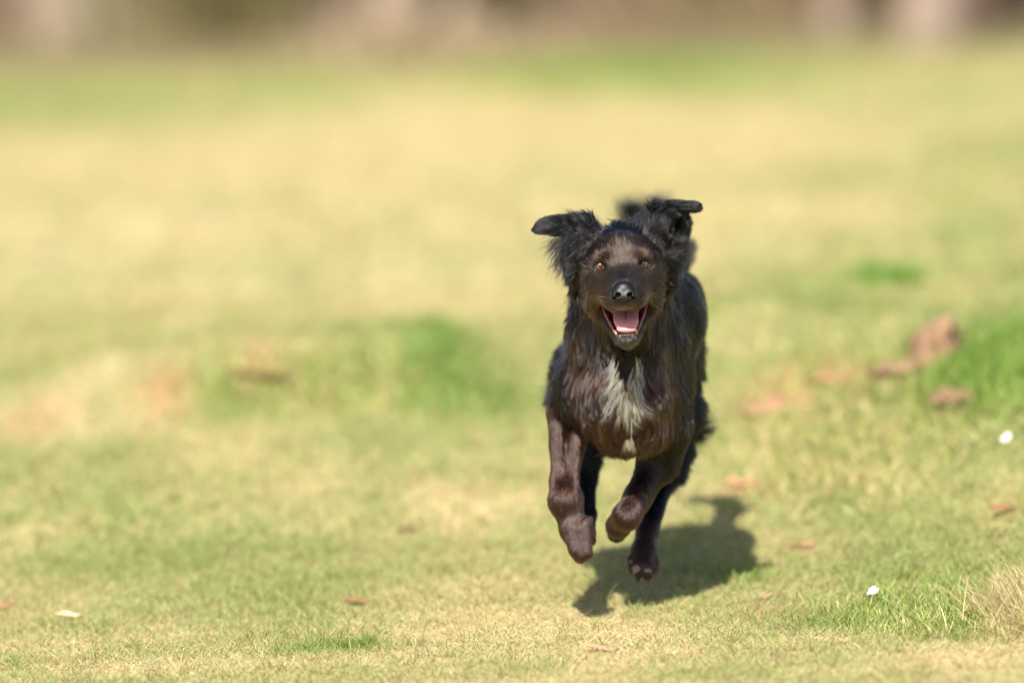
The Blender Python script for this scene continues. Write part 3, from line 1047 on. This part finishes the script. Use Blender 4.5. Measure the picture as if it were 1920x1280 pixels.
eye_mat = attr_mat('dog_eye', .12, .5, 0, .25, 900)
eye_mat.node_tree.nodes['Principled BSDF'].inputs['Coat Weight'].default_value = 1
eye_mat.node_tree.nodes['Principled BSDF'].inputs['Coat Roughness'].default_value = .03
for e in eyes:
    c = e + np.array([0, .0112, 0])
    VV, FF, D = sphere_np(c, (.0092,) * 3)
    ang = np.degrees(np.arccos(np.clip(-D[:, 1], -1, 1)))
    cc = np.where((ang < 19)[:, None], (.004, .003, .003), np.where((ang < 40)[:, None], (.20, .055, .014), (.02, .012, .01)))
    rim = (sstep(28, 40, ang) * (ang < 48))[:, None]
    cc = cc * (1 - rim) + np.array([.03, .01, .006]) * rim
    link('eye', mesh_np('eye', VV, FF, True, cc), dog, eye_mat)

# nose leather
c = HP(0, -52, .006)
nf = Field(*[np.arange(c[k] - .024, c[k] + .024, .0007) for k in range(3)])
c2 = lambda a, b, d: c + np.array([a, d, b])
for q in (Ell(c2(0, .001, 0.002), (.0165, .0125, .0125), None, .005), Ell(c2(-.008, -.004, -.002), (.0095, .0110, .0095), None, .004),
          Ell(c2(.008, -.004, -.002), (.0095, .0110, .0095), None, .004), Ell(c2(0, -.008, -.003), (.007, .010, .009), None, .005), Ell(c2(0, .008, .004), (.0115, .011, .0080), None, .005)):
    nf.add(q)
for s in (-1, 1):
    nf.cut(Ell(c2(s * .0080, -.0020, -.011), (.0038, .008, .0032), zrot(s * 25), .0012))
    nf.cut(Ell(c2(s * .0125, -.0062, -.009), (.0036, .006, .0014), zrot(s * -20), .001))
nf.cut(Cone(c2(0, -.015, -.0125), c2(0, .000, -.0145), .0011, .0009, .001))
NV, NQ = nf.mesh()
NV = laplace(NV, NQ, 2)
NV = c + (NV - c) * np.array([1.13, 1.0, 1.10])
nose_mat = simple_mat('nose_leather', (.0045, .0042, .005), .40, .32, .2, 900, .0003)
link('nose', mesh_np('nose', NV, NQ), dog, nose_mat)

# tongue
tb, tt_ = HP(0, -86, .115), HP(0, -114, .050)
tf = Field(*[np.arange(min(tb[k], tt_[k]) - .03, max(tb[k], tt_[k]) + .03, .0011) for k in range(3)])
steps = 9
for i in range(steps):
    t = i / (steps - 1)
    hzz = -84 - 30 * t - 7 * max(0, t - .8) / .2
    dep = .115 - .066 * t
    wd = .0195 - .001 * t - .0035 * max(0, t - .75) / .25
    tf.add(Ell(HP(1, hzz, dep), (wd, .010, .0055), None, .006))
tf.cut(Cone(HP(1, -80, .110), HP(1, -106, .050), .0011, .0008, .004))
TV, TQ = tf.mesh()
TV = laplace(TV, TQ, 3)
tongue_mat = simple_mat('tongue', (.70, .28, .30), .28, .5, .12, 700, .0006, Subsurface_Weight=.15)
link('tongue', mesh_np('tongue', TV, TQ), dog, tongue_mat)
tooth_mat = simple_mat('tooth_enamel', (.50, .43, .31), .3, .5, .1, 300)


def tooth(a, b, r):
    a, b = np.array(a), np.array(b)
    d = Vector(b - a)
    rot = d.to_track_quat('Z', 'Y').to_matrix()
    VV, FF = [], []
    prof = ((0, 1), (.35, .92), (.7, .6), (.92, .28), (1, .05))
    for (h, w) in prof:
        for j in range(8):
            th = j * math.pi / 4
            p = rot @ Vector((math.cos(th) * r * w, math.sin(th) * r * w, d.length * h))
            VV.append(a + np.array(p))
    for i in range(len(prof) - 1):
        for j in range(8):
            FF.append((i * 8 + j, i * 8 + (j + 1) % 8, (i + 1) * 8 + (j + 1) % 8, (i + 1) * 8 + j))
    link('tooth', mesh_np('tooth', np.array(VV), np.array(FF)), dog, tooth_mat)


for s in (-1, 1):
    tooth(HP(s * 18, -132, .054), HP(s * 20, -122, .050), .0019)     # lower canines
    tooth(HP(s * 25, -74, .050), HP(s * 25, -88, .050), .0022)       # upper canines
    for i in (0, 1, 2):
        tooth(HP(s * (2.4 + i * 4.3), -134, .045 + .0008 * i), HP(s * (2.6 + i * 4.4), -129.5 - random.random(), .043 + .0008 * i), .0015)
# lower lip, pink gum rim inside it
gum_mat = simple_mat('gum', (.30, .085, .085), .3, .5, .25, 600, .0005)
gv = []
path = [HP(-44, -68, .112), HP(-37, -90, .096), HP(-27, -112, .074), HP(-19, -128, .055), HP(-9, -134, .048), HP(0, -135, .0465),
        HP(9, -134, .048), HP(19, -128, .055), HP(27, -112, .074), HP(37, -90, .096), HP(44, -68, .112)]


def tube(path, rads, nseg=8):
    P = np.array(path)
    V_, F_ = [], []
    for i in range(len(P)):
        d = Vector(P[min(i + 1, len(P) - 1)] - P[max(i - 1, 0)])
        m = d.to_track_quat('Z', 'Y').to_matrix()
        for j in range(nseg):
            th = 2 * math.pi * j / nseg
            V_.append(P[i] + np.array(m @ Vector((math.cos(th) * rads[i], math.sin(th) * rads[i], 0))))
    for i in range(len(P) - 1):
        for j in range(nseg):
            F_.append((i * nseg + j, i * nseg + (j + 1) % nseg, (i + 1) * nseg + (j + 1) % nseg, (i + 1) * nseg + j))
    return np.array(V_), np.array(F_)


# refine the path
def refine(path, rads, n=40):
    P = np.array(path); t = np.linspace(0, len(P) - 1, n)
    i = np.clip(t.astype(int), 0, len(P) - 2); f = (t - i)[:, None]
    p0, p1, p2, p3 = P[np.maximum(i - 1, 0)], P[i], P[i + 1], P[np.minimum(i + 2, len(P) - 1)]
    out = .5 * ((2 * p1) + (-p0 + p2) * f + (2 * p0 - 5 * p1 + 4 * p2 - p3) * f ** 2 + (-p0 + 3 * p1 - 3 * p2 + p3) * f ** 3)
    return out, np.interp(t, range(len(P)), rads)


pp, rr = refine(path, [.0015, .002, .0022, .0021, .002, .002, .002, .0021, .0022, .002, .0015])
rr = rr * (1 + .18 * np.sin(np.arange(len(rr)) * 1.9))
gV, gF = tube(pp, rr)
link('lower_gum', mesh_np('lower_gum', gV, gF), dog, gum_mat)

# paw pads on the right hind paw, claws on every visible paw
pad_mat = simple_mat('paw_pad', (.24, .165, .13), .7, .3, .3, 500, .0008)
claw_mat = simple_mat('claw', (.02, .016, .014), .6, .2, .3, 500)


def first_surface(px, py, dep_guess):
    """surface point of the body at this place in the picture, near the given depth"""
    j0 = np.searchsorted(fy, D0 + dep_guess - .06)
    for j in range(j0, len(fy)):
        p = DP(px, py, fy[j] - D0)
        i = np.searchsorted(fx, p[0]); k = np.searchsorted(fz, p[2])
        if fld.F[i, j, k] < 0:
            return p
    return DP(px, py, dep_guess)


for (px, py, sx, sz) in ((1194, 1068, .0075, .0078), (1213, 1072, .0075, .0070), (1184, 1053, .0035, .0030), (1202, 1054, .0032, .0030), (1222, 1056, .0035, .0032), (1203, 1083, .0050, .0035)):
    p = first_surface(px, py, .38)
    VV, FF, D = sphere_np(p + np.array([0, .002, 0]), (sx, .0045, sz), 16, 10)
    link('paw_pad', mesh_np('paw_pad', VV, FF), dog, pad_mat)


def claw(a, b, r):
    p_, r_ = refine([a, (np.array(a) + np.array(b)) / 2 + np.array([0, -.0008, .001]), b], [r, r * .75, r * .12], 6)
    v_, f_ = tube(p_, r_, 6)
    link('claw', mesh_np('claw', v_, f_), dog, claw_mat)


for tx, ty, td in ((1077, 1038, .209), (1089, 1048, .208), (1101, 1042, .209)):
    claw(DP(tx, ty, td), DP(tx + 2, ty + 11, td), .0018)
for tx, ty in ((1184, 1070), (1197, 1086), (1214, 1087), (1230, 1074)):
    claw(DP(tx, ty, .385), DP(tx + (3 if tx > 1205 else -3), ty + 6, .372), .0019)
# whiskers
wh, wr = [], []
for s in (-1, 1):
    for i in range(7):
        a = HP(s * random.uniform(12, 30), random.uniform(-74, -58), .02)
        b = HP(s * random.uniform(45, 80), random.uniform(-95, -45), .03 + random.uniform(-.01, .03))
        m = (a + b) / 2 + np.array([0, -.004, .003])
        wh.append(np.stack([a, m, b]))
hcw = bpy.data.hair_curves.new('whiskers')
hcw.add_curves([3] * len(wh))
hcw.position_data.foreach_set('vector', np.array(wh, np.float32).ravel())
ra = hcw.attributes.get('radius') or hcw.attributes.new('radius', 'FLOAT', 'POINT')
ra.data.foreach_set('value', np.tile([.00016, .00012, .00004], len(wh)).astype(np.float32))
a = hcw.attributes.new('col', 'FLOAT_COLOR', 'CURVE')
a.data.foreach_set('color', np.tile([.03, .025, .02, 1], len(wh)).astype(np.float32))
hcw.materials.append(fur_mat)
ow = bpy.data.objects.new('whiskers', hcw)
C.objects.link(ow)
ow.parent = dog
ow.matrix_parent_inverse = Matrix.Translation(dog.location).inverted()

# ------------------------------------------------------------------ bits on the lawn
def gpt(px, py):
    gx_, gy_ = gp(px, py)
    return np.array([gx_, gy_, float(ground_h(np.array([gx_]), np.array([gy_]))[0])])


def crumple(name, px, py, size, mat, label, cat, seed, thick=.0012, tilt=(0, 0, 0), z=.006, group=None, parts=None):
    """a bent sheet with thickness"""
    r = np.random.default_rng(seed)
    n, m = 9, 7
    u, v = np.meshgrid(np.linspace(-1, 1, n), np.linspace(-1, 1, m))
    u, v = u.ravel(), v.ravel()
    wob = 1 + .18 * np.sin(3 * np.arctan2(v, u) + seed) + .1 * r.normal(size=len(u))
    X = u * size[0] / 2 * wob * (1 - .25 * v * v)
    Y = v * size[1] / 2 * wob * (1 - .35 * u * u)
    Z = size[2] * (np.sin(u * 2.3 + seed) * .5 + .4 * np.cos(v * 2.7 + seed * 2) + .12 * r.normal(size=len(u)))
    top = np.stack([X, Y, Z + thick], 1); bot = np.stack([X, Y, Z], 1)
    VV = np.concatenate([top, bot]); N = n * m
    F = []
    for j in range(m - 1):
        for i in range(n - 1):
            a = j * n + i
            F.append((a, a + 1, a + n + 1, a + n)); F.append((a + N, a + n + N, a + n + 1 + N, a + 1 + N))
    bd = [j for j in range(n)] + [j * n + n - 1 for j in range(1, m)] + [(m - 1) * n + j for j in range(n - 2, -1, -1)] + [j * n for j in range(m - 2, 0, -1)]
    for q in range(len(bd)):
        a, b = bd[q], bd[(q + 1) % len(bd)]
        F.append((b, a, a + N, b + N))
    me = mesh_np(name, VV, np.array(F))
    o = link(name, me, None, mat)
    p = gpt(px, py)
    o.location = (p[0], p[1], p[2] + z)
    o.rotation_euler = tuple(R(t) for t in tilt)
    return tag(o, label, cat, group)


paper_mat = simple_mat('white_scrap', (.80, .79, .74), .7, .3, .06, 200, .0004)
wood_mat = simple_mat('bare_wood', (.62, .46, .28), .8, .2, .2, 300, .0005)
leaf_mat = simple_mat('dead_leaf', (.26, .13, .065), .8, .2, .35, 200, .0006)
leafp_mat = simple_mat('pale_dead_leaf', (.42, .24, .13), .8, .2, .3, 200, .0006)
crumple('paper_scrap', 1636, 1140, (.018, .012, .004), paper_mat, 'torn white scrap lying in the grass in front of the fresh green patch', 'scrap', 4, tilt=(55, -30, 10), z=.024)
crumple('paper_scrap', 1886, 842, (.019, .011, .004), paper_mat, 'blurred white scrap on the rise near the right edge', 'scrap', 6, tilt=(60, -25, 0), z=.016)
crumple('wood_chip', 128, 1162, (.032, .010, .0015), wood_mat, 'pale flat wood chip on the grass at the lower left', 'wood chip', 3, .003, (35, 4, 5), .008)
for i, (px, py, sz, m_, lb) in enumerate(((765, 1002, .04, leaf_mat, 'dark curled dead leaf on the lawn left of the dog'),
                                          (668, 1136, .035, leaf_mat, 'brown dead leaf flat in the grass at the lower middle'),
                                          (1125, 1224, .045, leafp_mat, 'reddish dead leaf in front of the dog at the bottom of the picture'),
                                          (1500, 1032, .05, leafp_mat, 'pale reddish dead leaf right of the dog shadow'),
                                          (1395, 915, .06, leafp_mat, 'long rust coloured dead leaf behind the dog shadow'),
                                          (5, 1145, .03, leaf_mat, 'dark dead leaf at the left edge of the lawn'),
                                          (1440, 1128, .035, leafp_mat, 'small light dead leaf between the dog and the white scrap'),
                                          (1890, 962, .06, leaf_mat, 'dark brown leaf on the rise at the right edge'))):
    crumple('dead_leaf', px, py, (sz, sz * .4, .004), m_, lb, 'leaf', 20 + i, .0008, (8, 5 * (i % 3 - 1), 12 * (i % 4) - 20), .008, group='dead leaves on the lawn')


# spoil hump: clods of earth
def clod(px, py, size, seed, mat, label, cat='clod', name='earth_clod', group=None):
    r = np.random.default_rng(seed)
    VV, FF, D = sphere_np((0, 0, 0), (1, 1, 1), 28, 18)
    d = 1 + 1.0 * (fbm(D[:, 0] * 2 + seed, D[:, 2] * 2 + D[:, 1], seed, 3) - .5) + .6 * (fbm(D[:, 0] * 6, D[:, 2] * 6 + D[:, 1] * 5, seed + 3, 2) - .5)
    me = mesh_np(name, D * d[:, None] * np.array(size), FF)
    o = link(name, me, None, mat)
    p = gpt(px, py)
    o.location = (p[0], p[1], p[2] + size[2] * .3)
    o.rotation_euler = (0, R(r.uniform(-15, 15)), R(r.uniform(0, 40)))
    return tag(o, label, cat, group)


earth_mat = simple_mat('brown_earth', (.25, .155, .092), .95, .1, .45, 30, .004)
red_mat = simple_mat('red_earth', (.36, .20, .11), .95, .1, .3, 30, .004)
g_ = 'heaps of dug earth on the lawn'
clod(1750, 690, (.042, .08, .070), 51, earth_mat, 'tall brown earth heap beside the bright green tuft', 'earth heap', 'earth_heap', g_)
clod(1702, 708, (.045, .07, .024), 52, earth_mat, 'low brown earth heap leaning on the left of the tall one', 'earth heap', 'earth_heap', g_)
clod(1475, 762, (.060, .09, .008), 53, red_mat, 'flat orange red earth heap behind the dog on the right', 'earth heap', 'earth_heap', g_)
clod(1590, 712, (.050, .08, .010), 54, red_mat, 'small thin streak of red earth between the flat heap and the brown heaps', 'earth heap', 'earth_heap', g_)
clod(490, 705, (.050, .08, .006), 55, red_mat, 'red earth heap on top of the low bank at the left', 'earth heap', 'earth_heap', g_)
clod(1790, 762, (.04, .07, .022), 56, earth_mat, 'brown earth heap below the bright green tuft', 'earth heap', 'earth_heap', g_)

# ------------------------------------------------------------------ trees and undergrowth at the far edge
def bark(name, col, var=.35):
    return simple_mat(name, col, .9, .15, var, 6, .02)


bark_pale = bark('pale_bark', (.24, .18, .14))
bark_mid = bark('brown_bark', (.19, .13, .095))
bark_dark = bark('dark_bark', (.12, .08, .062))
leafy = attr_mat('tree_leaves', .7, .2, .25)


def tree(px, y, rad_, h, mat, label, seed, lean=0, leafcol=(.16, .13, .05), nleaf=900):
    r = np.random.default_rng(seed)
    x0 = (px - 960) / FPX * y
    z0 = float(ground_h(np.array([x0]), np.array([y]))[0]) - .03
    root = empty('tree', (x0, y, z0))
    tag(root, label, 'tree', 'trees along the far edge of the lawn')
    n = 12
    path = [np.array([x0 + lean * t * h + .06 * math.sin(t * 7 + seed), y + .08 * math.sin(t * 5 + seed), z0 + t * h]) for t in np.linspace(0, 1, n)]
    rads = [rad_ * (1.0 - .75 * t) * (1 + .5 * math.exp(-t * h / .12)) for t in np.linspace(0, 1, n)]
    p_, r_ = refine(path, rads, 50)
    v_, f_ = tube(p_, r_, 14)
    link('trunk', mesh_np('trunk', v_, f_), root, mat)
    ends = []
    for i in range(9):
        t = r.uniform(.35, .95)
        a = p_[int(t * 49)]
        th = r.uniform(0, 2 * np.pi)
        L = h * r.uniform(.18, .34) * (1.15 - t * .5)
        b = a + np.array([math.cos(th) * L, math.sin(th) * L, L * r.uniform(.4, .9)])
        m = (a + b) / 2 + np.array([0, 0, -L * .08])
        q_, s_ = refine([a, m, b], [rad_ * .4 * (1.1 - t * .6), rad_ * .22, rad_ * .05], 10)
        v_, f_ = tube(q_, s_, 7)
        link('limb', mesh_np('limb', v_, f_), root, mat)
        ends += [m, b, (m + b) / 2]
    ends.append(p_[-1])
    E_ = np.array(ends)
    c = E_[r.integers(0, len(E_), nleaf)] + r.normal(0, h * .075, (nleaf, 3))
    s = r.uniform(.04, .09, nleaf)[:, None]
    d1 = r.normal(size=(nleaf, 3)); d1 /= np.linalg.norm(d1, axis=1)[:, None]
    d2 = np.cross(d1, r.normal(size=(nleaf, 3))); d2 /= np.linalg.norm(d2, axis=1)[:, None]
    VV = np.stack([c - d1 * s, c + d2 * s * .5, c + d1 * s, c - d2 * s * .5], 1).reshape(-1, 3)
    FF = np.arange(nleaf * 4).reshape(-1, 4)
    cc = np.repeat(np.array(leafcol) * r.uniform(.6, 1.4, (nleaf, 1)), 4, 0)
    cr = link('crown', mesh_np('crown', VV, FF, False, cc), root, leafy)
    return root


trees = ((135, 36.0, .085, 5.5, bark_pale, 'pale barked tree at the far left of the wood edge', .0),
         (45, 38.5, .07, 5.0, bark_mid, 'brown tree in the far left corner behind the pale one', .02),
         (235, 39.0, .055, 4.6, bark_dark, 'dark thin tree right of the pale tree at the far left', -.02),
         (420, 37.4, .05, 4.8, bark_mid, 'slim brown tree above the left side of the lawn', .03),
         (600, 38.2, .05, 5.2, bark_dark, 'dark thin tree left of the pale leaning pair', .0),
         (672, 36.4, .045, 4.4, bark_dark, 'dark sapling just left of the pale leaning trees', .03),
         (770, 35.2, .075, 5.6, bark_pale, 'pale tree with a broad foot, left one of the leaning pair', .05),
         (855, 35.8, .060, 5.3, bark_pale, 'pale tree leaning right, right one of the leaning pair', .12),
         (1110, 37.0, .05, 4.6, bark_pale, 'pale slim tree behind the vivid green strip', .0),
         (1215, 38.8, .045, 4.9, bark_mid, 'brown slim tree above the dog', -.02),
         (1390, 36.8, .06, 5.1, bark_mid, 'brown tree right of the vivid green strip', .02),
         (1470, 38.6, .07, 5.3, bark_dark, 'dark tree between two brown ones on the right', .0),
         (1590, 36.2, .045, 4.5, bark_pale, 'pale thin tree left of the dark trunks on the right', .0),
         (1672, 37.2, .075, 5.4, bark_dark, 'thick dark tree left of the pale one at the right', .0),
         (1742, 34.6, .080, 5.5, bark_pale, 'pale tree nearest the lawn at the right', .0),
         (1850, 36.4, .11, 5.9, bark_dark, 'thickest dark tree near the right corner', -.02))
for i, t in enumerate(trees):
    tree(t[0], t[1] * .865, t[2], t[3], t[4], t[5], 300 + i, t[6], leafcol=(.17, .14, .05) if i % 2 else (.11, .13, .035))


def undergrowth(name, x0, x1, y0, y1, n, L, cols, label, seed):
    r = np.random.default_rng(seed)
    x = r.uniform(x0, x1, n); y = r.uniform(y0, y1, n)
    cols = np.array(cols)
    c = cols[r.integers(0, len(cols), n)] * r.uniform(.6, 1.3, (n, 1)) * (0.6 + 0.8 * fbm(x * 1.3, y * .7, seed, 2))[:, None]
    L = L * r.uniform(.3, 1.1, n) * (.5 + fbm(x * 1.1, y * .8, seed + 4, 2))
    return tag(blades(name, x, y, L, r.uniform(.010, .03, n), c, r.uniform(0, .35, n), label, seed, 3, blade_mat), label, 'undergrowth', kind='stuff')


undergrowth('undergrowth', -6, 6, 31.3, 37, 9000, .50, [(.24, .16, .10), (.19, .13, .085), (.30, .22, .14), (.16, .14, .06)], 'dry brown stems and low brush between the trees', 401)
undergrowth('green_undergrowth', -1.8, -.8, 30.8, 35, 1600, .5, [(.15, .13, .055), (.18, .15, .07)], 'olive green low brush on the left between the trees', 402)
